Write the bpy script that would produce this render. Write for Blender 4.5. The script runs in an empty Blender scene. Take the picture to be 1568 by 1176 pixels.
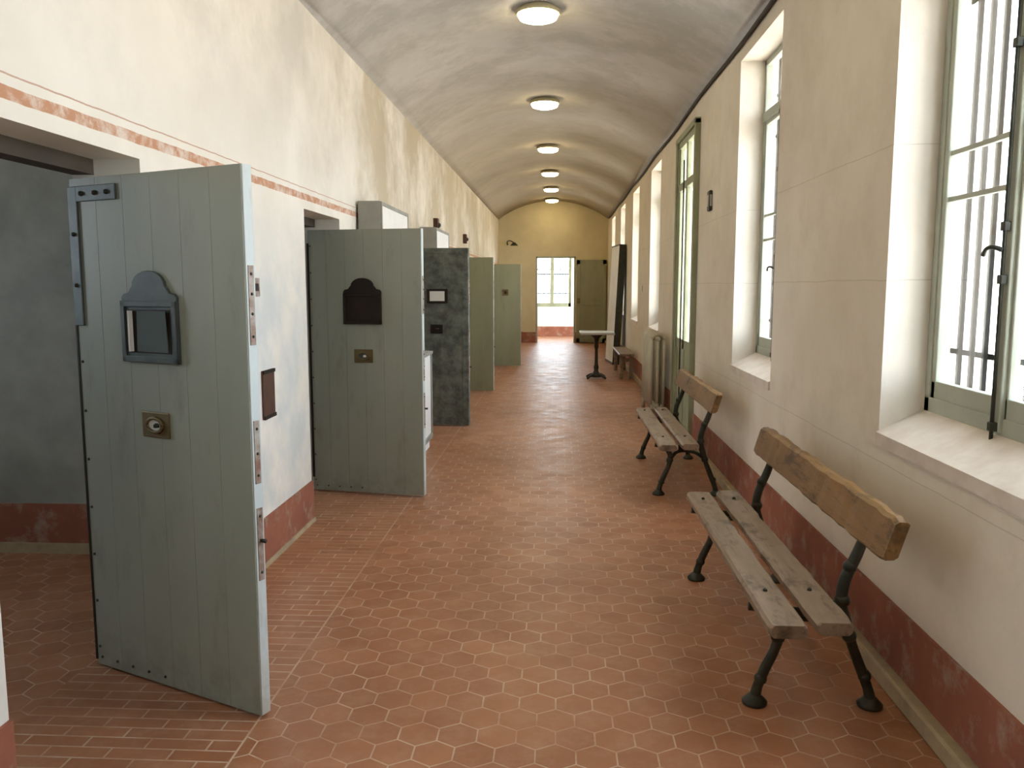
import bpy, bmesh, math, random
from mathutils import Vector, Matrix
random.seed(4)
S=bpy.context.scene
COL=S.collection
# ------------------------------------------------------------------ helpers
class NT:
    def __init__(s,name,rough=0.8,spec=0.3,metal=0.0):
        m=bpy.data.materials.new(name); m.use_nodes=True; s.m=m; s.t=m.node_tree
        s.b=s.t.nodes['Principled BSDF']
        s.b.inputs['Roughness'].default_value=rough
        s.b.inputs['Metallic'].default_value=metal
        s.b.inputs['Specular IOR Level'].default_value=spec
        s._c=None
    def n(s,k,**kw):
        nd=s.t.nodes.new(k)
        for a,v in kw.items(): setattr(nd,a,v)
        return nd
    def l(s,a,b): s.t.links.new(a,b)
    def put(s,sock,v):
        if isinstance(v,bpy.types.NodeSocket): s.l(v,sock)
        else:
            if isinstance(v,(tuple,list)) and len(v)==3 and sock.type=='RGBA': v=(*v,1)
            sock.default_value=v
    @property
    def co(s):
        if s._c is None: s._c=s.n('ShaderNodeTexCoord').outputs['Object']
        return s._c
    def math(s,op,a,b=0.0,c=0.0):
        nd=s.n('ShaderNodeMath',operation=op)
        s.put(nd.inputs[0],a); s.put(nd.inputs[1],b); s.put(nd.inputs[2],c)
        return nd.outputs[0]
    def mapr(s,v,a,b,c=0.0,d=1.0):
        nd=s.n('ShaderNodeMapRange'); nd.clamp=True
        s.put(nd.inputs[0],v); s.put(nd.inputs[1],a); s.put(nd.inputs[2],b); s.put(nd.inputs[3],c); s.put(nd.inputs[4],d)
        return nd.outputs[0]
    def mix(s,f,a,b,bt='MIX'):
        nd=s.n('ShaderNodeMix',data_type='RGBA',blend_type=bt)
        s.put(nd.inputs[0],f); s.put(nd.inputs[6],a); s.put(nd.inputs[7],b)
        return nd.outputs[2]
    def noise(s,scale,detail=4,rough=0.55,stretch=None,off=(0,0,0),dist=0.0):
        mp=s.n('ShaderNodeMapping'); s.l(s.co,mp.inputs[0])
        mp.inputs[1].default_value=off
        if stretch: mp.inputs[3].default_value=stretch
        nd=s.n('ShaderNodeTexNoise'); s.l(mp.outputs[0],nd.inputs['Vector'])
        nd.inputs['Scale'].default_value=scale; nd.inputs['Detail'].default_value=detail
        nd.inputs['Roughness'].default_value=rough; nd.inputs['Distortion'].default_value=dist
        return nd.outputs[0]
    def sep(s,v=None):
        nd=s.n('ShaderNodeSeparateXYZ'); s.l(v or s.co,nd.inputs[0]); return nd.outputs
    def color(s,c): s.put(s.b.inputs['Base Color'],c); s.c=c
    def bump(s,h,st=0.3,d=0.01):
        nd=s.n('ShaderNodeBump'); nd.inputs['Strength'].default_value=st; nd.inputs['Distance'].default_value=d
        s.l(h,nd.inputs['Height']); s.l(nd.outputs[0],s.b.inputs['Normal'])

def simple(name,c1,c2,scale=6,rough=.7,spec=.3,metal=0,bump=.15,stretch=None,lo=.35,hi=.65):
    k=NT(name,rough,spec,metal)
    n=k.noise(scale,6,.6,stretch)
    k.color(k.mix(k.mapr(n,lo,hi),c1,c2))
    k.bump(k.noise(scale*4,4,.6,stretch),bump,.004)
    return k.m

def link(o,parent=None):
    COL.objects.link(o)
    if parent: o.parent=parent
    return o
def empty(name,loc=(0,0,0),rz=0,rx=0,ry=0):
    e=bpy.data.objects.new(name,None); e.empty_display_size=.1
    e.location=loc; e.rotation_euler=(rx,ry,rz); COL.objects.link(e); return e
def mesh(name,vs,fs,mat,parent=None,smooth=False,bevel=0,seg=2):
    me=bpy.data.meshes.new(name); me.from_pydata([tuple(v) for v in vs],[],fs); 
    me.materials.append(mat)
    bm=bmesh.new(); bm.from_mesh(me); bmesh.ops.recalc_face_normals(bm,faces=bm.faces); bm.to_mesh(me); bm.free()
    if smooth:
        for p in me.polygons: p.use_smooth=True
    o=bpy.data.objects.new(name,me); link(o,parent)
    if bevel:
        b=o.modifiers.new('bevel','BEVEL'); b.width=bevel; b.segments=seg; b.limit_method='ANGLE'
    return o
BF=[(0,1,3,2),(4,6,7,5),(0,4,5,1),(2,3,7,6),(0,2,6,4),(1,5,7,3)]
def boxes(name,bl,mat,parent=None,bevel=0,seg=2):
    vs=[];fs=[]
    for (x0,x1,y0,y1,z0,z1) in bl:
        k=len(vs)
        for x in (x0,x1):
            for y in (y0,y1):
                for z in (z0,z1): vs.append((x,y,z))
        fs+= [tuple(k+i for i in f) for f in BF]
    return mesh(name,vs,fs,mat,parent,bevel=bevel,seg=seg)
def lathe(name,prof,mat,parent=None,seg=28,loc=(0,0,0),smooth=True):
    vs=[];fs=[]
    for (r,z) in prof:
        for i in range(seg):
            a=2*math.pi*i/seg; vs.append((loc[0]+r*math.cos(a),loc[1]+r*math.sin(a),loc[2]+z))
    for j in range(len(prof)-1):
        for i in range(seg):
            i2=(i+1)%seg; fs.append((j*seg+i,j*seg+i2,(j+1)*seg+i2,(j+1)*seg+i))
    fs.append(tuple(range(seg))); fs.append(tuple((len(prof)-1)*seg+i for i in range(seg)))
    return mesh(name,vs,fs,mat,parent,smooth=smooth)
def tubes(name,paths,mat,parent=None,sub=5,seg=10):
    vs=[];fs=[]
    for path in paths:
        P=[Vector(p[:3]) for p in path]; R=[p[3] for p in path]
        pts=[];rs=[]
        n=len(P)
        for i in range(n-1):
            p0=P[max(i-1,0)];p1=P[i];p2=P[i+1];p3=P[min(i+2,n-1)]
            for k in range(sub if n>2 else 1):
                t=k/(sub if n>2 else 1)
                pts.append(.5*((2*p1)+(p2-p0)*t+(2*p0-5*p1+4*p2-p3)*t*t+(3*p1-p0-3*p2+p3)*t**3))
                rs.append(R[i]*(1-t)+R[i+1]*t)
        pts.append(P[-1]);rs.append(R[-1])
        base=len(vs)
        tn=(pts[1]-pts[0]).normalized()
        up=Vector((0,0,1)) if abs(tn.z)<.9 else Vector((1,0,0))
        a=tn.cross(up).normalized()
        for i,p in enumerate(pts):
            t=(pts[min(i+1,len(pts)-1)]-pts[max(i-1,0)]).normalized()
            a=(a-t*a.dot(t)).normalized(); b=t.cross(a)
            for s in range(seg):
                an=2*math.pi*s/seg
                vs.append(p+(a*math.cos(an)+b*math.sin(an))*rs[i])
        m=len(pts)
        for j in range(m-1):
            for s in range(seg):
                s2=(s+1)%seg
                fs.append((base+j*seg+s,base+j*seg+s2,base+(j+1)*seg+s2,base+(j+1)*seg+s))
        fs.append(tuple(base+s for s in range(seg))); fs.append(tuple(base+(m-1)*seg+s for s in range(seg)))
    return mesh(name,vs,fs,mat,parent,smooth=True)
def balls(name,cs,mat,parent=None):
    bm=bmesh.new()
    for (x,y,z,r) in cs:
        bmesh.ops.create_icosphere(bm,subdivisions=2,radius=r,matrix=Matrix.Translation((x,y,z)))
    me=bpy.data.meshes.new(name); bm.to_mesh(me); bm.free(); me.materials.append(mat)
    for p in me.polygons: p.use_smooth=True
    return link(bpy.data.objects.new(name,me),parent)

# ------------------------------------------------------------------ materials
XL,XR=-1.67,1.36
YE=23.3
# left wall plaster with painted band
k=NT('plaster_left',.9,.15)
x,y,z=k.sep()[:3]
base=k.mix(k.mapr(k.noise(1.1,6,.6),.38,.68),(.84,.80,.735),(.78,.735,.66))
blue=k.math('MULTIPLY',k.mapr(k.noise(2.2,7,.62,off=(3,1,2)),.40,.62),k.mapr(z,2.1,1.6,0,.8))  # blue-grey patches, partly cool sky daylight painted onto the lower wall
base=k.mix(blue,base,(.57,.60,.605))
grey=k.math('MULTIPLY',k.mapr(k.noise(1.1,7,.64,off=(0,7,5)),.46,.62),k.mapr(z,2.3,3.1,.2,.7))
base=k.mix(grey,base,(.60,.57,.52))
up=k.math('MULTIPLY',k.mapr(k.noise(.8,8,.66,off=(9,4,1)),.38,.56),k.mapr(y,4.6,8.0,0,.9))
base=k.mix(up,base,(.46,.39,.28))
base=k.mix(k.mapr(y,7,18,0,.45),base,(.58,.47,.28))  # warm lamp glow painted into the plaster, stronger down the corridor
zz=k.math('ADD',z,k.math('MULTIPLY',k.math('SUBTRACT',k.noise(9,4),.5),.010))
band=k.math('MULTIPLY',k.math('GREATER_THAN',zz,2.158),k.math('LESS_THAN',zz,2.20))
band=k.math('MULTIPLY',band,k.mapr(k.noise(14,6,.7),.35,.55,.3,.9))
base=k.mix(band,base,(.50,.23,.12))
ln=k.math('LESS_THAN',k.math('ABSOLUTE',k.math('SUBTRACT',zz,2.235)),.003)
base=k.mix(k.math('MULTIPLY',ln,.7),base,(.45,.22,.13))
k.color(base); k.bump(k.noise(18,6,.6),.25,.006); M_WL=k.m
# right wall
k=NT('plaster_right',.9,.15)
x,y,z=k.sep()[:3]
base=k.mix(k.mapr(k.noise(1.3,6,.6),.35,.7),(.79,.73,.64),(.71,.645,.55))
base=k.mix(k.mapr(k.noise(3.2,7,.64,off=(2,2,7)),.48,.66,0,.4),base,(.61,.545,.45))
base=k.mix(k.mapr(y,8,18,0,.4),base,(.64,.54,.36))  # same warm lamp glow put into the colour toward the far end
zz=k.math('ADD',z,k.math('MULTIPLY',k.math('SUBTRACT',k.noise(1.5,3),.5),.03))
for h in (1.62,2.17,.86):
    ln=k.math('LESS_THAN',k.math('ABSOLUTE',k.math('SUBTRACT',zz,h)),.0022)
    base=k.mix(k.math('MULTIPLY',ln,.45),base,(.42,.38,.32))
k.color(base); k.bump(k.noise(16,6,.6),.22,.006); M_WR=k.m
# ceiling
k=NT('plaster_vault',.92,.12)
x,y,z=k.sep()[:3]
base=k.mix(k.mapr(k.noise(.8,6,.6),.35,.65),(.60,.585,.56),(.49,.475,.45))
base=k.mix(k.mapr(k.noise(1.7,8,.66,off=(4,1,3)),.44,.60,0,.65),base,(.39,.375,.345))
base=k.mix(k.mapr(k.noise(6,7,.7,off=(1,8,3)),.52,.68,0,.35),base,(.64,.62,.58))
base=k.mix(k.mapr(y,6,13,0,.62),base,(.40,.315,.18))  # warm light on the vault painted in as brown, increasing with distance
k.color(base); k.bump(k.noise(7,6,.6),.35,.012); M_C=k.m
M_END=simple('plaster_end_lamp_tint',(.69,.59,.37),(.60,.51,.32),1.5,.9,.15)  # yellow of the warm lamps is mixed into the end wall colour
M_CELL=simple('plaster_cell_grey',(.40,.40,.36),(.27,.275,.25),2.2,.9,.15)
M_WHITE=simple('plaster_white',(.86,.84,.80),(.80,.78,.74),2,.9,.15)
M_SILL=simple('sill_plaster',(.72,.65,.58),(.60,.51,.44),7,.75,.2,lo=.40,hi=.72)
# baseboard
k=NT('baseboard_red_paint',.75,.25)
base=k.mix(k.mapr(k.noise(3,6,.6),.35,.65),(.35,.13,.08),(.27,.10,.065))
base=k.mix(k.mapr(k.noise(6,8,.7,off=(1,5,2)),.52,.66,0,.75),base,(.40,.30,.23))
k.color(base); k.bump(k.noise(20,5),.2,.005); M_BB=k.m
M_CURB=simple('curb_cement',(.48,.38,.24),(.34,.27,.18),6,.85,.2)
# floor
k=NT('terracotta_tiles',.42,.45)
x,y,z=k.sep()[:3]
T=.14
px=k.math('DIVIDE',x,T); py=k.math('DIVIDE',y,T)
s3=math.sqrt(3)
def fm(a,b): return k.math('FLOORED_MODULO',a,b)
ax=k.math('SUBTRACT',fm(px,1.0),.5); ay=k.math('SUBTRACT',fm(py,s3),s3/2)
bx=k.math('SUBTRACT',fm(k.math('SUBTRACT',px,.5),1.0),.5); by=k.math('SUBTRACT',fm(k.math('SUBTRACT',py,s3/2),s3),s3/2)
da=k.math('ADD',k.math('MULTIPLY',ax,ax),k.math('MULTIPLY',ay,ay)); db=k.math('ADD',k.math('MULTIPLY',bx,bx),k.math('MULTIPLY',by,by))
sel=k.math('LESS_THAN',da,db); ns=k.math('SUBTRACT',1.0,sel)
gx=k.math('ADD',k.math('MULTIPLY',sel,ax),k.math('MULTIPLY',ns,bx)); gy=k.math('ADD',k.math('MULTIPLY',sel,ay),k.math('MULTIPLY',ns,by))
agx=k.math('ABSOLUTE',gx); agy=k.math('ABSOLUTE',gy)
hd=k.math('MAXIMUM',agx,k.math('ADD',k.math('MULTIPLY',agx,.5),k.math('MULTIPLY',agy,s3/2)))
hgrout=k.mapr(hd,.472,.487)
cid=k.n('ShaderNodeCombineXYZ'); k.l(k.math('SUBTRACT',px,gx),cid.inputs[0]); k.l(k.math('SUBTRACT',py,gy),cid.inputs[1])
wn=k.n('ShaderNodeTexWhiteNoise'); 
rnd=k.n('ShaderNodeVectorMath',operation='SNAP'); rnd.inputs[1].default_value=(.25,.25,.25)
addv=k.n('ShaderNodeVectorMath',operation='ADD'); k.l(cid.outputs[0],addv.inputs[0]); addv.inputs[1].default_value=(.11,.11,.11)
k.l(addv.outputs[0],rnd.inputs[0]); k.l(rnd.outputs[0],wn.inputs[0])
br=k.n('ShaderNodeTexBrick'); k.l(k.co,br.inputs['Vector'])
for nm,v in (('Scale',1),('Mortar Size',.004),('Mortar Smooth',.2),('Brick Width',.22),('Row Height',.066),('Bias',0)): br.inputs[nm].default_value=v
br.inputs['Color1'].default_value=(0,0,0,1); br.inputs['Color2'].default_value=(1,1,1,1); br.inputs['Mortar'].default_value=(.5,.5,.5,1)
isb=k.math('MULTIPLY',k.math('LESS_THAN',x,-1.10),k.math('GREATER_THAN',x,-1.98))
nsb=k.math('SUBTRACT',1.0,isb)
grout=k.math('ADD',k.math('MULTIPLY',isb,br.outputs['Fac']),k.math('MULTIPLY',nsb,hgrout))
edge=k.math('LESS_THAN',k.math('ABSOLUTE',k.math('ADD',x,1.10)),.004)
grout=k.math('MAXIMUM',grout,edge)
bsep=k.n('ShaderNodeSeparateColor'); k.l(br.outputs['Color'],bsep.inputs[0])
var=k.math('ADD',k.math('MULTIPLY',isb,bsep.outputs[0]),k.math('MULTIPLY',nsb,wn.outputs[0]))
tile=k.mix(var,(.325,.132,.062),(.41,.18,.088))
tile=k.mix(k.mapr(k.noise(.9,7,.65),.38,.62,0,.65),tile,(.26,.10,.045))
tile=k.mix(k.mapr(k.noise(7,8,.75,off=(1,1,0)),.46,.70,0,.45),tile,(.45,.26,.165))
gv=k.mapr(k.noise(3,5,.65,off=(7,0,0)),.35,.6,.12,.75)
fl=k.mix(k.math('MULTIPLY',grout,gv),tile,(.60,.46,.35))
k.color(fl)
k.put(k.b.inputs['Roughness'],k.mapr(k.noise(5,5,.6),.3,.7,.34,.52))
h=k.math('ADD',k.math('MULTIPLY',grout,-1.0),k.math('MULTIPLY',k.noise(12,4),.6))
k.bump(h,.25,.004); M_F=k.m
# doors
def doormat(name,c1,c2,dirt,sc=2.0):
    k=NT(name,.5,.4)
    x,y,z=k.sep()[:3]
    b=k.mix(k.mapr(k.noise(sc,6,.6,(1,1,.35)),.35,.65),c1,c2)
    b=k.mix(k.mapr(k.noise(6,8,.72,(1,1,.3),off=(3,3,3)),.54,.72,0,.6),b,dirt)
    low=k.math('MULTIPLY',k.mapr(z,.25,.02),k.mapr(k.noise(9,7,.7),.4,.6,0,.6))
    b=k.mix(low,b,dirt)
    k.color(b); k.bump(k.noise(30,4,.6,(1,1,.1)),.12,.003); return k.m
M_D1=doormat('door_paint_sage',(.325,.35,.30),(.285,.31,.265),(.19,.19,.15))
M_D4=doormat('door_paint_olive',(.31,.31,.19),(.26,.26,.165),(.19,.19,.12))
M_EDGE=doormat('door_edge_paint',(.62,.68,.68),(.52,.58,.58),(.34,.30,.24))
k=NT('metal_mottled',.6,.4)
b=k.mix(k.mapr(k.noise(7,8,.68),.40,.63),(.07,.08,.07),(.19,.205,.18))
b=k.mix(k.mapr(k.noise(5,7,.7,off=(4,2,1)),.56,.70,0,.5),b,(.16,.11,.07))
k.color(b); k.bump(k.noise(14,5),.2,.004); M_D3=k.m
M_TEAL=simple('hatch_teal_metal',(.055,.07,.07),(.09,.105,.10),8,.5,.45,.2)
M_BRASS=simple('bronze_fitting',(.13,.095,.04),(.20,.15,.07),12,.5,.5,.5)
M_RUST=simple('rusty_lock_plate',(.22,.12,.08),(.42,.38,.34),16,.6,.4,.3)
M_IRON=simple('cast_iron_dark',(.022,.026,.020),(.045,.045,.032),14,.45,.5,.3)
M_BLACK=simple('black_parts_hole_shade',(.015,.012,.01),(.03,.02,.015),6,.6,.2)  # black fittings; also paints the dark of holes and gaps
M_LINT=simple('dark_lintel_wood',(.05,.04,.03),(.09,.07,.05),5,.7,.3,stretch=(1,.1,1))
M_GRN=simple('window_paint_greygreen',(.43,.46,.38),(.37,.39,.33),5,.55,.35)
M_GRN2=simple('window_paint_olive',(.34,.36,.24),(.27,.29,.19),5,.55,.35)
M_BAR=simple('grille_iron',(.016,.016,.016),(.010,.010,.010),9,.95,.0)
def wood(name,c1,c2,c3,st):
    k=NT(name,.45,.45)
    n=k.noise(9,8,.65,st,dist=.6)
    b=k.mix(k.mapr(n,.35,.65),c1,c2)
    b=k.mix(k.mapr(k.noise(30,6,.7,st,off=(2,3,1)),.55,.7,0,.8),b,c3)
    b=k.mix(k.mapr(k.noise(9,6,.65,(1,.5,1),off=(5,2,1)),.54,.66,0,.8),b,c3)
    k.color(b); k.bump(n,.6,.008); return k.m
M_WB=wood('bench_wood_brown',(.30,.165,.06),(.18,.095,.032),(.055,.028,.012),(1,.12,1))
M_WS=wood('bench_wood_worn',(.31,.225,.165),(.21,.15,.10),(.07,.045,.03),(1,.12,1))
M_CREAM=simple('radiator_cream',(.55,.52,.42),(.45,.42,.33),6,.5,.4)
M_GREY=simple('cabinet_grey',(.33,.325,.29),(.26,.255,.225),5,.6,.3)
M_PAPER=simple('white_board',(.82,.82,.80),(.76,.76,.74),3,.6,.3)
M_TABLE=simple('table_top_grey',(.50,.50,.46),(.40,.40,.36),5,.4,.5)
M_CABLE=simple('cable_dark',(.04,.035,.03),(.06,.05,.04),5,.7,.3)
M_BROWN=simple('brown_plate',(.10,.045,.03),(.07,.035,.02),9,.6,.3)
M_FRAME=simple('lamp_ring_metal',(.52,.47,.30),(.45,.40,.26),8,.45,.4,.1)
k=NT('glass_pane'); t=k.t
tr=k.n('ShaderNodeBsdfTransparent'); gl=k.n('ShaderNodeBsdfGlossy'); gl.inputs['Roughness'].default_value=.05
fr=k.n('ShaderNodeFresnel'); fr.inputs[0].default_value=1.45
ms=k.n('ShaderNodeMixShader'); k.l(k.math('MULTIPLY',fr.outputs[0],.4),ms.inputs[0]); k.l(tr.outputs[0],ms.inputs[1]); k.l(gl.outputs[0],ms.inputs[2])
k.l(ms.outputs[0],t.nodes['Material Output'].inputs[0]); M_GLASS=k.m
k=NT('dark_glass',.12,.6); k.color(k.mix(k.noise(4),(.10,.13,.14),(.16,.20,.21))); M_DGL=k.m
k=NT('lamp_diffuser'); k.color((1,.9,.7))
nz=k.noise(3); k.put(k.b.inputs['Emission Color'],k.mix(nz,(1,.80,.42),(1,.84,.50))); k.b.inputs['Emission Strength'].default_value=26.0; M_LAMP=k.m

# ------------------------------------------------------------------ room shell
def wall_open(name,x0,x1,ys,ye,z0,z1,ops,mat,axis='x'):
    Y=sorted({ys,ye}|{o[0] for o in ops}|{o[1] for o in ops}); Z=sorted({z0,z1}|{o[2] for o in ops}|{o[3] for o in ops})
    bl=[]
    for a,b in zip(Y,Y[1:]):
        for c,d in zip(Z,Z[1:]):
            ym,zm=(a+b)/2,(c+d)/2
            if any(o[0]<ym<o[1] and o[2]<zm<o[3] for o in ops): continue
            bl.append((x0,x1,a,b,c,d) if axis=='x' else (a,b,x0,x1,c,d))
    return boxes(name,bl,mat)
YB=-2.6
boxes('floor',[(-5.6,2.2,YB-.2,27.2,-.12,0)],M_F)
cells=[(-.75,.15),(2.31,3.30),(5.45,6.34),(8.5,9.47),(11.62,12.57),(15.5,16.42),(18.8,19.6)]
wall_open('wall_left',-1.95,XL,YB,YE,0,3.9,[(a,b,0,2.10) for a,b in cells],M_WL)
wins=[(-.65,.55),(2.35,3.55),(5.37,6.56),(11.4,12.6),(14.4,15.6),(17.4,18.6),(20.4,21.6)]
FD=(8.37,9.56)
ZS,ZT=.98,3.27
wall_open('wall_right',XR,1.81,YB,YE,0,3.9,[(a,b,ZS,ZT) for a,b in wins]+[(FD[0],FD[1],0.0,3.15)],M_WR)
# vault
cx=(XL+XR)/2; hw=(XR-XL)/2; zs=3.41; rise=.50
R=(hw*hw+rise*rise)/(2*rise); zc=zs+rise-R; am=math.asin(hw/R)
vs=[];fs=[];n=32
for yy in (YB,YE):
    for r in (R,R+.25):
        for i in range(n+1):
            a=-am+2*am*i/n; vs.append((cx+r*math.sin(a),yy,zc+r*math.cos(a)))
m=n+1
for i in range(n):
    fs.append((i,i+1,2*m+i+1,2*m+i)); fs.append((m+i,m+i+1,3*m+i+1,3*m+i))
    fs.append((i,i+1,m+i+1,m+i)); fs.append((2*m+i,2*m+i+1,3*m+i+1,3*m+i))
fs.append((0,m,3*m,2*m)); fs.append((n,m+n,3*m+n,2*m+n))
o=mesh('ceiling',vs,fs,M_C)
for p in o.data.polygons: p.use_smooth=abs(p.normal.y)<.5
# end wall w/ doorway, back wall
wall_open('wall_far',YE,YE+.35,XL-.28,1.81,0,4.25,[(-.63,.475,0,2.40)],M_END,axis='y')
boxes('wall_back',[(-1.95,1.81,YB-.2,YB,0,4.25)],M_WHITE)
# far room
wall_open('wall_far_room_back',26.3,26.7,-3.0,3.0,0,3.6,[(-.80,.40,.93,3.0)],M_WHITE,axis='y')
wall_open('wall_far_room_right',1.9,2.2,YE+.35,26.3,0,3.6,[(24.2,25.6,.9,3.0)],M_WHITE)
boxes('wall_far_room_left',[(-3.0,-2.8,YE+.35,26.3,0,3.6)],M_WHITE)
boxes('ceiling_far_room',[(-3.0,2.2,YE+.35,26.7,3.6,3.8)],M_WHITE)
boxes('baseboard_far_room',[(-2.8,1.9,26.285,26.3,0,.31)],M_BB)
# cells
CX=-5.2
parts=[]
pys=[-1.4,1.68,4.70,7.72,10.7,13.9,17.2,20.4]
for i,p in enumerate(pys): parts.append((CX,-1.95,p,p+.15,0,3.0))
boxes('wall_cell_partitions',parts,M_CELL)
cw=[(p+1.1,p+2.0,1.6,2.6) for p in pys[:-1]]  # unseen back windows, added to let light into the cells
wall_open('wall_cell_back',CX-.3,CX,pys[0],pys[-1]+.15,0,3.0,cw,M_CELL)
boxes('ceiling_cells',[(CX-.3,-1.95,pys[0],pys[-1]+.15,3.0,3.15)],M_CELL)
boxes('baseboard_cells',[(CX,-1.96,p-.012,p,.06,.30) for p in pys[1:]]+[(CX,-1.96,p+.15,p+.162,.06,.30) for p in pys[:-1]],M_BB)
boxes('trim_cell_curb',[(CX,-1.96,p-.03,p,0,.06) for p in pys[1:]],M_CURB)
boxes('trim_lintels',[(-1.95,-1.86,a+.001,b-.001,2.04,2.10) for a,b in cells],M_LINT)
# baseboards
ed=[YB]+[v for c in cells for v in c]+[YE]
boxes('baseboard_left',[(XL,XL+.014,ed[i],ed[i+1],0.0,.28) for i in range(0,len(ed),2)],M_BB)
boxes('trim_curb_left',[(XL,XL+.022,ed[i],ed[i+1],0.0,.03) for i in range(0,len(ed),2)],M_CURB)
boxes('baseboard_right',[(XR-.014,XR,YB,FD[0],.07,.33),(XR-.014,XR,FD[1],YE,.07,.33)],M_BB)
boxes('trim_curb_right',[(XR-.06,XR,YB,FD[0],0,.075),(XR-.06,XR,FD[1],YE,0,.075)],M_CURB,bevel=.01)
boxes('baseboard_far',[(XL,-.63,YE-.014,YE,0,.30),(.475,XR,YE-.014,YE,0,.30)],M_BB)

# ------------------------------------------------------------------ windows
def window(n,y0,y1,z0,z1,xf,xo,paint,rod=True,sill=True):
    e=empty('window_%d'%n,(0,0,0))
    j=.045; t=.05; ym=(y0+y1)/2; zt=z1-.42
    zb=z0+.11
    fr=[(xf,xf+t,y0,y0+j,z0,z1),(xf,xf+t,y1-j,y1,z0,z1),(xf,xf+t,y0,y1,z1-j,z1),(xf,xf+t,y0,y1,zb-.02,zb+.05),(xf-.01,xf+t,y0,y1,zt-.035,zt+.035)]
    g=.035
    for a,b in ((y0+j,ym),(ym,y1-j)):
        fr+=[(xf+.005,xf+.04,a,a+g,zb,zt),(xf+.005,xf+.04,b-g,b,zb,zt),(xf+.005,xf+.04,a,b,zb+.03,zb+.03+.09),(xf+.005,xf+.04,a,b,zt-.06,zt)]
    fr+=[(xf+.005,xf+.04,ym-.018,ym+.018,zt,z1),(xf-.012,xf+.01,ym-.022,ym+.022,zb,zt)]
    boxes('frame',fr,paint,e,bevel=.004)
    boxes('glazing_bars',[(xf+.014,xf+.034,y0+j,y1-j,h-.010,h+.010) for h in (1.94,2.12)],paint,e,bevel=.002)
    boxes('glass',[(xf+.02,xf+.024,y0+j,y1-j,zb+.05,z1-j)],M_GLASS,e)
    bars=[]
    xg=xf+.085
    nb=12
    for i in range(1,nb):
        yy=y0+(y1-y0)*i/nb; bars.append((xg-.008,xg+.008,yy-.009,yy+.009,z0+.02,z1))
    for zz in (1.33,2.72,3.02): bars.append((xg+.009,xg+.016,y0,y1,zz-.011,zz+.011))
    boxes('grille',bars,M_BAR,e)
    if rod:
        r=[[(xf-.025,ym,zb-.05,.007),(xf-.025,ym,zt-.02,.007)]]
        tubes('espagnolette_rod',r,M_IRON,e)
        boxes('rod_keepers',[(xf-.036,xf-.01,ym-.014,ym+.014,h-.016,h+.016) for h in (zb+.02,1.62,1.80,2.4,zt-.06)],M_IRON,e,bevel=.004)
        tubes('handle',[[(xf-.03,ym,1.72,.009),(xf-.055,ym+.01,1.73,.008),(xf-.065,ym+.035,1.725,.007),(xf-.062,ym+.06,1.705,.009)]],M_IRON,e)
    if sill:
        vs=[(XR-.012,y0-.0,z0-.05),(XR-.012,y1,z0-.05),(XR-.012,y0,z0+.004),(XR-.012,y1,z0+.004),(xf+.02,y0,zb),(xf+.02,y1,zb),(xf+.02,y0,z0-.05),(xf+.02,y1,z0-.05)]
        mesh('sill',vs,[(0,1,3,2),(2,3,5,4),(4,5,7,6),(6,7,1,0),(0,2,4,6),(1,7,5,3)],M_SILL,e)
        boxes('outer_sill',[(xf+.02,xo,y0,y1,z0,zb-.02)],M_SILL,e)
    return e
for i,(a,b) in enumerate(wins):
    window(i+1,a,b,ZS,ZT,1.54,1.81,M_GRN,rod=i<4)
# french door (flush)
e=empty('door_9'); a,b=FD; xf=XR-.035; t=.06; ym=(a+b)/2
fr=[(xf,xf+t,a,a+.07,0,3.15),(xf,xf+t,b-.07,b,0,3.15),(xf,xf+t,a,b,3.08,3.15),(xf,xf+t,a,b,2.62,2.70),(xf+.01,xf+.05,ym-.05,ym+.05,0,3.1),
    (xf+.01,xf+.05,a,b,.0,.14),(xf+.01,xf+.05,a,b,.92,1.02),(xf+.02,xf+.045,a,b,.1,.95),(xf+.01,xf+.05,a+.07,a+.13,0,3.1),(xf+.01,xf+.05,b-.13,b-.07,0,3.1),
    (xf-.02,xf+.0,a-.07,a,0,3.20),(xf-.02,xf+.0,b,b+.07,0,3.20),(xf-.02,xf,a-.07,b+.07,3.15,3.21)]
fr=[f if f[1]>XR-.03 else (f[0],XR,*f[2:]) for f in fr]
boxes('frame',fr,M_GRN2,e,bevel=.004)
boxes('glass',[(xf+.03,xf+.034,a+.1,b-.1,1.0,3.1)],M_GLASS,e)
boxes('grille',[(1.70,1.714,a+(b-a)*i/9-.007,a+(b-a)*i/9+.007,0,3.15) for i in range(1,9)]+[(1.70,1.708,a,b,h-.014,h+.014) for h in (.9,1.5,2.1,2.7)],M_BAR,e)
tubes('bolt_rod',[[(xf-.02,ym,.3,.008),(xf-.02,ym,2.9,.008)]],M_IRON,e)
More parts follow.
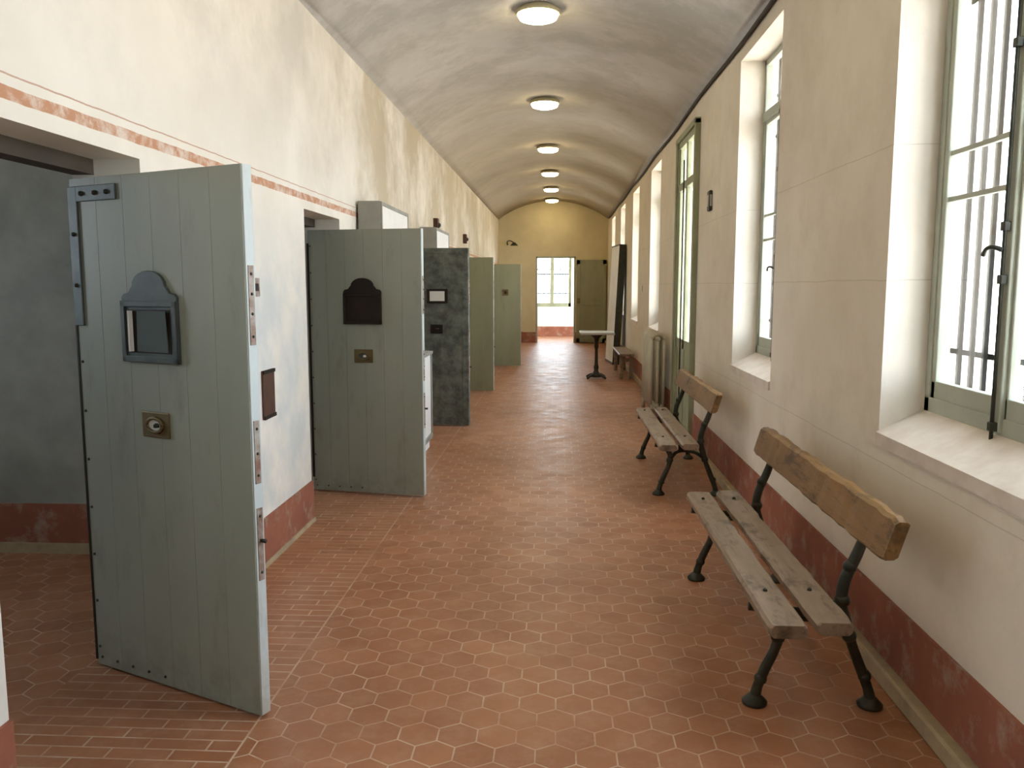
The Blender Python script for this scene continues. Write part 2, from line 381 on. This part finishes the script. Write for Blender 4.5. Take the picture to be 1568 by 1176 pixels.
# far room windows
e=empty('window_8',(0,26.3,0))
x0,x1,z0,z1=-.80,.40,.93,3.0; xm=(x0+x1)/2
boxes('frame',[(x0,x0+.08,.05,.11,z0,z1),(x1-.08,x1,.05,.11,z0,z1),(xm-.06,xm+.06,.04,.11,z0,z1),(x0,x1,.05,.11,z0,z0+.12),(x0,x1,.05,.11,2.5,2.58),(x0,x1,.05,.11,z1-.06,z1)],M_GRN2,e,bevel=.004)
boxes('grille',[(x0+(x1-x0)*i/7-.009,x0+(x1-x0)*i/7+.009,.2,.216,z0,z1) for i in range(1,7)]+[(x0,x1,.2,.21,h-.018,h+.018) for h in (1.35,1.95,2.1)],M_BAR,e)
boxes('glass',[(x0,x1,.08,.084,z0+.1,z1-.06)],M_GLASS,e)
e=empty('window_9',(1.9,24.9,0))
boxes('frame',[(.12,.17,-.7,-.64,.9,3.0),(.12,.17,.64,.7,.9,3.0),(.12,.17,-.05,.05,.9,3.0),(.12,.17,-.7,.7,.9,1.0),(.12,.17,-.7,.7,2.94,3.0)],M_GRN,e)
e=empty('window_10',(CX-.15,0,0))
boxes('added_cell_window_bars',[(-.01,.01,a+(b-a)*i/6-.01,a+(b-a)*i/6+.01,c,d) for (a,b,c,d) in cw for i in range(1,6)],M_BAR,e)

# ------------------------------------------------------------------ cell doors
def plate(name,pts,y0,y1,mat,parent,bevel=0):
    n=len(pts)
    vs=[(p[0],y0,p[1]) for p in pts]+[(p[0],y1,p[1]) for p in pts]
    fs=[tuple(range(n)),tuple(range(n,2*n))]+[(i,(i+1)%n,n+(i+1)%n,n+i) for i in range(n)]
    return mesh(name,vs,fs,mat,parent,bevel=bevel)
def arch_plate(xc,hwid,zb,zsh,ztop):
    pts=[(xc-hwid,zb),(xc+hwid,zb),(xc+hwid,zsh),(xc+hwid*.93,zsh+.012),(xc+hwid*.74,zsh+.018),(xc+hwid*.66,zsh+.034)]
    rr=hwid*.60; zb2=zsh+.042
    for i in range(11):
        a=math.pi*i/10
        pts.append((xc+rr*math.cos(a),zb2+(ztop-zb2)*math.sin(a)))
    pts+=[(xc-hwid*.66,zsh+.034),(xc-hwid*.74,zsh+.018),(xc-hwid*.93,zsh+.012),(xc-hwid,zsh)]
    return pts
def cell_door(n,loc,ang,W,paint,hatch='dark',H=2.0,th=.05):
    e=empty('door_%d'%n,(loc[0],loc[1],0),rz=math.radians(ang))
    zb=.015
    boxes('core',[(.012,W-.004,.008,th-.008,zb,zb+H)],paint,e)
    nb=6; bw=W/nb
    if hatch=='metal':
        boxes('sheet',[(0,W,0,th,zb-.002,zb+H+.001)],paint,e,bevel=.004)
        boxes('frame_band',[(0,W,-.006,0,zb,zb+.06),(0,W,-.006,0,zb+H-.06,zb+H),(0,.06,-.006,0,zb,zb+H),(W-.06,W,-.006,0,zb,zb+H)],paint,e,bevel=.002)
        boxes('slot_frame',[(.42,.66,-.016,-.0,1.40,1.56)],M_BLACK,e,bevel=.003)
        boxes('slot_paper',[(.455,.625,-.018,-.015,1.425,1.535)],M_PAPER,e)
        boxes('lock_plate',[(.46,.60,-.014,0,1.06,1.16)],M_BLACK,e,bevel=.004)
        lathe('keyhole',[(.0,0),(.02,.0),(.02,.008),(0,.008)],M_BRASS,e,loc=(.54,-.02,1.11))
    else:
        boxes('boards',[(i*bw+.0004,(i+1)*bw-.0004,0,.009,zb,zb+H) for i in range(nb)]+[(i*bw+.0004,(i+1)*bw-.0004,th-.009,th,zb,zb+H) for i in range(nb)],paint,e,bevel=.001)
    riv=[(.02,-.001,zb+.08+.0+i*.2,.006) for i in range(10)]+[(.03+i*(W-.06)/9,-.001,zb+.035,.006) for i in range(5)]
    balls('rivets',riv,M_IRON,e)
    if hatch in('dark','glass','small'):
        xc=.44 if n<3 else .47
        if hatch!='small':
            plate('hatch_plate',arch_plate(xc,.152,1.31,1.555,1.655),-.012,.002,M_TEAL if n==1 else M_BLACK,e,bevel=.003)
            f=.022
            boxes('hatch_frame',[(xc-.152,xc-.152+f,-.020,-.010,1.31,1.54),(xc+.152-f,xc+.152,-.020,-.010,1.31,1.54),(xc-.152,xc+.152,-.020,-.010,1.31,1.31+f),(xc-.152,xc+.152,-.020,-.010,1.52,1.542)],M_TEAL if hatch=='glass' else M_BLACK,e,bevel=.002)
            if hatch=='glass':
                boxes('hatch_hole_shade',[(xc-.115,xc+.115,-.014,-.011,1.345,1.51)],M_BLACK,e)  # flat black behind the flap, painted as the dark of the hatch
                mesh('hatch_flap',[(xc-.07,-.016,1.35),(xc+.10,-.016,1.35),(xc+.105,-.030,1.505),(xc-.045,-.030,1.505),(xc-.07,-.012,1.35),(xc+.10,-.012,1.35),(xc+.105,-.025,1.505),(xc-.045,-.025,1.505)],[(0,1,2,3),(4,5,6,7),(0,1,5,4),(2,3,7,6),(1,2,6,5),(0,3,7,4)],M_DGL,e)
                boxes('hatch_edge',[(xc-.10,xc-.090,-.03,-.012,1.35,1.505)],M_PAPER,e)
            else:
                boxes('hatch_hole_shade',[(xc-.128,xc+.128,-.015,-.011,1.335,1.52)],M_BLACK,e)  # no real hole: black plate painted as the dark of the open hatch
            boxes('pull_plate',[(xc-.075,xc+.075,-.008,0,1.02,1.12)],M_BRASS,e,bevel=.004)
            pts=[]
            for i in range(13):
                a=2*math.pi*i/12; pts.append((xc+.042*math.cos(a),-.012,1.07+.027*math.sin(a),.007))
            tubes('pull_ring',[pts],M_BRASS,e,sub=2)
            plate('pull_cup',[(xc+.038*math.cos(2*math.pi*i/16),1.07+.024*math.sin(2*math.pi*i/16)) for i in range(16)],-.0095,-.007,M_PAPER if n==1 else M_TEAL,e)
            lathe('knob',[(0,0),(.012,.0),(.013,.010),(.007,.016),(0,.016)],M_IRON if n==1 else M_PAPER,e,loc=(xc+.012,-.012,1.062),seg=12)
        else:
            boxes('lock_plate',[(W*.60,W*.60+.12,-.012,0,1.40,1.52)],M_BRASS,e,bevel=.003)
            boxes('lock_hole',[(W*.60+.035,W*.60+.085,-.014,-.010,1.435,1.485)],M_BLACK,e)
    if n==1:
        boxes('strap_hinge',[(-.005,.28,-.008,.0,1.925,1.985),(-.005,.05,-.0085,.0,1.44,1.985)],M_TEAL,e,bevel=.003)
        balls('hinge_bolts',[(.08,-.01,1.955,.01),(.16,-.01,1.955,.01),(.23,-.01,1.955,.01),(.022,-.01,1.8,.009),(.022,-.01,1.6,.009)],M_IRON,e)
        boxes('hinge_gap_shade',[(-.010,.001,-.003,th*.6,zb+.02,1.44)],M_BLACK,e)  # black strip painted as the shade of the gap beside the hinge
    else:
        boxes('hinge_gap_shade',[(-.006,.012,-.004,th*.6,zb+.1,zb+H-.1)],M_BLACK,e)
    boxes('edge_cap',[(W-.002,W+.004,.004,th-.004,zb,zb+H)],M_EDGE if hatch!='metal' else paint,e,bevel=.002)
    boxes('lock_strips',[(W+.003,W+.007,.012,th-.012,a,b) for a,b in ((1.39,1.67),(.89,1.12),(.53,.80))],M_RUST,e,bevel=.001)
    cy=[(W+.006,th/2,a,.006) for a in (1.42,1.50,1.57,1.64,.92,1.0,1.09,.56,.77)]
    balls('lock_studs',cy,M_IRON,e)
    tubes('bolt_knob',[[(W+.004,th/2,.68,.006),(W+.03,th/2,.68,.008)]],M_IRON,e)
    return e
cell_door(1,(-1.93,3.24),-24.8,.925,M_D1,'glass')
cell_door(2,(-1.90,6.262),-10,.905,M_D1,'dark')
cell_door(3,(-1.90,9.38),-4,.89,M_D3,'metal',th=.075)
cell_door(4,(-1.90,12.48),-3,.93,M_D4,'none')
cell_door(5,(-1.65,16.42),1,.91,M_D4,'small')
cell_door(6,(-1.90,19.5),-2,.85,M_D4,'none')
e=empty('door_7',(0,YE,0))
boxes('leaf',[(.50,1.32,-.075,-.03,.02,2.30)],M_D4,e,bevel=.004)
boxes('leaf_frame',[(.50,1.32,-.09,-.074,.02,.14),(.50,1.32,-.09,-.074,2.18,2.30),(.50,.60,-.09,-.074,.02,2.30),(1.22,1.32,-.09,-.074,.02,2.30),(.60,1.22,-.09,-.074,1.05,1.17)],M_D4,e,bevel=.003)
boxes('lock',[(.52,.60,-.11,-.088,1.10,1.25)],M_BRASS,e,bevel=.004)
e=empty('door_8',(0,YE,0))
boxes('casing',[(-.63,-.58,.0,.08,0,2.40),(.43,.475,.0,.08,0,2.40),(-.63,.475,.0,.08,2.35,2.40)],M_GRN,e,bevel=.003)

# ------------------------------------------------------------------ benches
def plank(name,x0,x1,y0,y1,z0,z1,mat,parent,rough=.004,round_=.02,tilt=0):
    bm=bmesh.new(); ny=26
    prof=[]
    b=min(.012,(x1-x0)/4,(z1-z0)/4)
    for (px,pz,sx,sz) in ((x0,z0,1,1),(x1,z0,-1,1),(x1,z1,-1,-1),(x0,z1,1,-1)):
        if (sx,sz) in ((1,1),(-1,-1)): prof+=[(px,pz+sz*b),(px+sx*b,pz)]
        else: prof+=[(px+sx*b,pz),(px,pz+sz*b)]
    mx,mz=(x0+x1)/2,(z0+z1)/2
    rings=[]
    ys=[y0,y0+round_*.3,y0+round_]+[y0+round_+(y1-y0-2*round_)*i/ny for i in range(1,ny)]+[y1-round_,y1-round_*.3,y1]
    big='x' if (x1-x0)>(z1-z0) else 'z'
    for yy in ys:
        d=min(yy-y0,y1-yy); q=1-min(d/round_,1); sc=1-.16*q*q
        wob=random.uniform(-rough,rough); w2=random.uniform(-rough,rough)*.5
        ring=[]
        for (px,pz) in prof:
            xx=mx+(px-mx)*(sc if big=='x' else 1)+(wob if px>mx else w2)*.8
            z2=mz+(pz-mz)*(sc if big=='z' else 1)+random.uniform(-.0008,.0008)
            if big=='z': z2+= (wob if pz>mz else w2)
            xx+=tilt*(z2-mz)
            ring.append(bm.verts.new((xx,yy,z2)))
        rings.append(ring)
    for r1,r2 in zip(rings,rings[1:]):
        for i in range(8): bm.faces.new((r1[i],r1[(i+1)%8],r2[(i+1)%8],r2[i]))
    bm.faces.new(rings[0]); bm.faces.new(rings[-1])
    bmesh.ops.recalc_face_normals(bm,faces=bm.faces)
    me=bpy.data.meshes.new(name); bm.to_mesh(me); bm.free(); me.materials.append(mat)
    return link(bpy.data.objects.new(name,me),parent)
def bench(loc):
    e=empty('park_bench',loc)
    X0=.95; yc=3.68
    f=lambda x:x-X0
    plank('seat_plank_front',f(.725),f(.860),2.75-yc,4.60-yc,.405,.45,M_WS,e,rough=.006)
    plank('seat_plank_rear',f(.890),f(1.02),2.77-yc,4.62-yc,.41,.455,M_WS,e,rough=.006)
    plank('backrest_plank',f(1.100),f(1.145),2.73-yc,4.58-yc,.682,.832,M_WB,e,rough=.004,round_=.05,tilt=.30)
    P=[];K=[]
    for yy in (3.08-yc,4.44-yc):
        P.append([(f(.765),yy,.02,.024),(f(.775),yy,.07,.019),(f(.80),yy,.14,.020),(f(.835),yy,.22,.018),(f(.85),yy,.30,.022),(f(.82),yy,.36,.020),(f(.775),yy,.395,.022)])
        P.append([(f(1.20),yy,.02,.024),(f(1.19),yy,.07,.019),(f(1.155),yy,.16,.020),(f(1.12),yy,.25,.019),(f(1.095),yy,.33,.023),(f(1.075),yy,.41,.023),(f(1.085),yy,.50,.022),(f(1.125),yy,.60,.021),(f(1.155),yy,.69,.018),(f(1.19),yy,.80,.016)])
        P.append([(f(.73),yy,.388,.016),(f(.82),yy,.380,.018),(f(.92),yy,.370,.018),(f(1.02),yy,.385,.018),(f(1.08),yy,.42,.016)])
        P.append([(f(.85),yy,.28,.014),(f(.90),yy,.335,.013),(f(.97),yy,.345,.013),(f(1.04),yy,.33,.013),(f(1.10),yy,.29,.014)])
        for (a,b,r) in ((.785,.10,.025),(.845,.27,.028),(1.175,.12,.025),(1.11,.28,.028),(1.078,.42,.030),(1.10,.55,.027),(.775,.385,.024)): K.append((f(a),yy,b,r))
        for xx in (.765,1.20):
            lathe('foot',[(.0,0),(.046,0),(.048,.012),(.032,.028),(.02,.04),(0,.04)],M_IRON,e,loc=(f(xx),yy,0.0),seg=20)
    tubes('iron_frames',P,M_IRON,e)
    balls('iron_knots',K,M_IRON,e)
    balls('bolts',[(f(x),y-yc,z,.009) for y in (3.08,4.44) for (x,z) in ((.79,.452),(.955,.457))],M_IRON,e)
    return e
bench((.95,3.68,0)); bench((.965,6.90,0))
e=empty('low_wooden_bench',(1.17,15.0,0))
plank('seat',-.13,.13,-.85,.85,.40,.44,M_WS,e)
boxes('legs',[(-.11,-.05,a,a+.05,0,.40) for a in (-.75,.70)]+[(.05,.11,a,a+.05,0,.40) for a in (-.75,.70)]+[(-.10,.10,a,a+.04,.30,.36) for a in (-.745,.705)],M_WS,e,bevel=.004)
# radiator
e=empty('cast_iron_radiator',(1.20,10.5,0))
P=[]
for i in range(11):
    yy=-.45+i*.09
    for xx in(-.075,0,.075):
        P.append([(xx,yy,.14,.019),(xx,yy,.98,.019)])
    P.append([(-.075,yy,.96,.021),(-.05,yy,1.0,.022),(0,yy,1.015,.022),(.05,yy,1.0,.022),(.075,yy,.96,.021)])
    P.append([(-.075,yy,.16,.021),(-.05,yy,.125,.022),(0,yy,.115,.022),(.05,yy,.125,.022),(.075,yy,.16,.021)])
P+=[[(0,-.47,.15,.03),(0,.47,.15,.03)],[(0,-.47,.96,.03),(0,.47,.96,.03)]]
for yy in(-.45,.45):
    for xx in(-.07,.07): P.append([(xx,yy,0,.024),(xx,yy,.14,.018)])
tubes('sections',P,M_CREAM,e,sub=3)
tubes('pipe',[[(.0,-.47,.15,.012),(0,-.58,.15,.012),(.02,-.60,.08,.012),(.02,-.60,0,.012)]],M_CREAM,e)
# pedestal table
e=empty('pedestal_table',(.66,14.3,0))
boxes('top',[(-.29,.29,-.36,.36,.775,.81)],M_TABLE,e,bevel=.008)
lathe('column',[(0,.03),(.09,.03),(.10,.06),(.06,.10),(.035,.14),(.045,.20),(.03,.26),(.026,.50),(.04,.56),(.03,.62),(.05,.70),(.11,.755),(.12,.775),(0,.775)],M_IRON,e)
tubes('feet',[[(0,0,.08,.03),(.12*math.cos(a),.12*math.sin(a),.065,.024),(.22*math.cos(a),.22*math.sin(a),.022,.02)] for a in [math.pi/4+i*math.pi/2 for i in range(4)]],M_IRON,e)
# tall leaning panel
e=empty('tall_leaning_mirror',(1.10,16.8,0),ry=math.radians(2.7),rz=math.radians(5.4))
boxes('back_case',[(.012,.14,0,1.0,0.01,2.42)],M_IRON,e,bevel=.01)
boxes('frame',[(0,.02,0,.02,.01,2.42),(0,.02,.98,1.0,.01,2.42),(0,.02,0,1.0,.01,.05),(0,.02,0,1.0,2.39,2.42)],M_IRON,e,bevel=.003)
boxes('white_face',[(.002,.013,.02,.98,.05,2.39)],M_PAPER,e)
# display cabinets
for (yy,L) in ((6.86,1.24),(9.95,1.15)):
    e=empty('display_cabinet',(XL+.018,yy,0))
    D=.20
    boxes('upper_case',[(0,D-.012,0,L,.961,2.29)],M_GREY,e,bevel=.006)
    boxes('upper_face_frame',[(D-.0115,D,.004,.034,.97,2.285),(D-.0115,D,L-.034,L-.004,.97,2.285),(D-.0115,D,.035,L-.035,2.255,2.285),(D-.0115,D,.035,L-.035,.97,1.02)],M_GREY,e)
    boxes('upper_glass_reflection',[(D-.0115,D-.006,.035,L-.035,1.021,2.254)],M_PAPER,e)  # plain white in place of window reflections on the glass front
    boxes('base_case',[(0,.40,0,L,.10,.93),(0,.38,.02,L-.02,0,.099)],M_PAPER,e,bevel=.005)
    boxes('base_top',[(0,.42,-.01,L+.01,.931,.96)],M_GREY,e,bevel=.004)
    boxes('base_rails',[(.401,.412,.04,L-.04,.10,.15),(.401,.412,0,.04,.10,.93),(.401,.412,L-.04,L,.10,.93)],M_GREY,e,bevel=.003)
# ceiling lamps
for yy in (.3,3.8,7.25,10.7,14.15,17.2,20.0,22.55):
    zl=zs+rise
    e=empty('ceiling_lamp',(cx-.03,yy,zl))
    lathe('base',[(0,.01),(.13,.01),(.15,-.01),(.185,-.03),(.19,-.050),(.182,-.062),(.170,-.062),(.165,-.05),(0,-.05)],M_FRAME,e)
    lathe('diffuser',[(.0,-.052),(.166,-.052),(.168,-.075),(.155,-.098),(.11,-.113),(.05,-.120),(0,-.121)],M_LAMP,e)
# cable & wall bits
e=empty('wall_cable')
tubes('cable',[[(XR-.018,y0,3.385+.012*math.sin(y0*1.7),.016) for y0 in [YB+.1+i*.9 for i in range(29)]]],M_CABLE,e,sub=3,seg=8)
def small(name,b,mat,bevel=.004): 
    e=empty(name,((b[0]+b[1])/2,(b[2]+b[3])/2,(b[4]+b[5])/2))
    c=e.location; bb=(b[0]-c[0],b[1]-c[0],b[2]-c[1],b[3]-c[1],b[4]-c[2],b[5]-c[2])
    boxes('body',[bb],mat,e,bevel=bevel); return e,bb
e,bb=small('wall_thermostat',(XR-.03,XR,7.58,7.70,2.26,2.44),M_IRON,.012)
boxes('face',[(bb[0]-.004,bb[0]+.002,bb[2]+.03,bb[3]-.03,bb[4]+.04,bb[5]-.04)],M_TABLE,e)
boxes('front_face',[(bb[0]+.006,bb[1]-.006,bb[2]-.003,bb[2]+.003,bb[4]+.04,bb[5]-.04)],M_TABLE,e)
e,bb=small('wall_slot_plate',(XL,XL+.012,4.56,4.75,.84,1.12),M_BROWN)
boxes('rim',[(bb[1],bb[1]+.006,bb[2],bb[3],bb[5]-.02,bb[5]),(bb[1],bb[1]+.006,bb[2],bb[3],bb[4],bb[4]+.02)],M_BLACK,e)
e,bb=small('wall_latch_block',(XL,XL+.05,4.34,4.46,1.54,1.64),M_RUST)
boxes('slot',[(bb[1],bb[1]+.004,bb[2]+.03,bb[3]-.03,bb[4]+.03,bb[5]-.03)],M_BLACK,e)
for yy,zz in ((11.15,2.33),(14.6,2.33)):
    e,bb=small('wall_bell_box',(XL,XL+.06,yy,yy+.14,zz,zz+.16),M_BROWN)
    balls('bell',[(bb[1],0,-.01,.035)],M_IRON,e)
e=empty('wall_lamp_bracket',(-1.42,YE,2.72))
tubes('arm',[[(0,0,.0,.018),(0,-.12,.08,.014),(.08,-.25,.10,.014),(.20,-.30,.04,.014)]],M_IRON,e)
lathe('shade',[(0,.03),(.03,.03),(.10,-.04),(.11,-.06),(0,-.05)],M_IRON,e,loc=(.20,-.30,0.02))
e,bb=small('wall_socket',(1.348,1.36,13.6,13.7,1.5,1.6),M_TABLE)

# ------------------------------------------------------------------ world + portals
w=bpy.data.worlds.new('World'); S.world=w; w.use_nodes=True; t=w.node_tree
bg=t.nodes['Background']; tc=t.nodes.new('ShaderNodeTexCoord'); sp=t.nodes.new('ShaderNodeSeparateXYZ'); t.links.new(tc.outputs['Generated'],sp.inputs[0])
mr=t.nodes.new('ShaderNodeMapRange'); mr.inputs[1].default_value=-.15; mr.inputs[2].default_value=.05; t.links.new(sp.outputs[2],mr.inputs[0])
mx=t.nodes.new('ShaderNodeMix'); mx.data_type='RGBA'; t.links.new(mr.outputs[0],mx.inputs[0]); mx.inputs[6].default_value=(.80,.77,.70,1); mx.inputs[7].default_value=(.78,.90,1.0,1)
t.links.new(mx.outputs[2],bg.inputs[0]); bg.inputs[1].default_value=16.5
def portal(name,loc,rot,sx,sy):
    L=bpy.data.lights.new(name,'AREA'); L.shape='RECTANGLE'; L.size=sx; L.size_y=sy; L.cycles.is_portal=True
    o=bpy.data.objects.new(name,L); o.location=loc; o.rotation_euler=rot; COL.objects.link(o)
h=math.pi/2
for a,b in wins: portal('window_skylight',(1.83,(a+b)/2,(ZS+ZT)/2),(0,h,0),ZT-ZS,b-a)
portal('window_skylight',(1.83,sum(FD)/2,2.0),(0,h,0),2.2,1.19)
portal('window_skylight',(2.22,24.9,1.95),(0,h,0),2.1,1.4)
portal('window_skylight',(-.2,26.72,1.96),(-h,0,0),1.2,2.07)
for a,b,c,d in cw[:5]: portal('window_skylight',(CX-.32,(a+b)/2,(c+d)/2),(0,-h,0),d-c,b-a)  # sampling portals for the added cell windows

# ------------------------------------------------------------------ camera
cam=bpy.data.cameras.new('camera'); co=bpy.data.objects.new('camera',cam); COL.objects.link(co)
co.location=(0,0,1.6); co.rotation_euler=(math.radians(90-6.78),0,math.radians(3.18))
cam.sensor_width=36; cam.lens=29.16; cam.clip_start=.05
S.camera=co
S.view_settings.view_transform='Standard'
S.view_settings.look='None'
S.view_settings.exposure=0.15
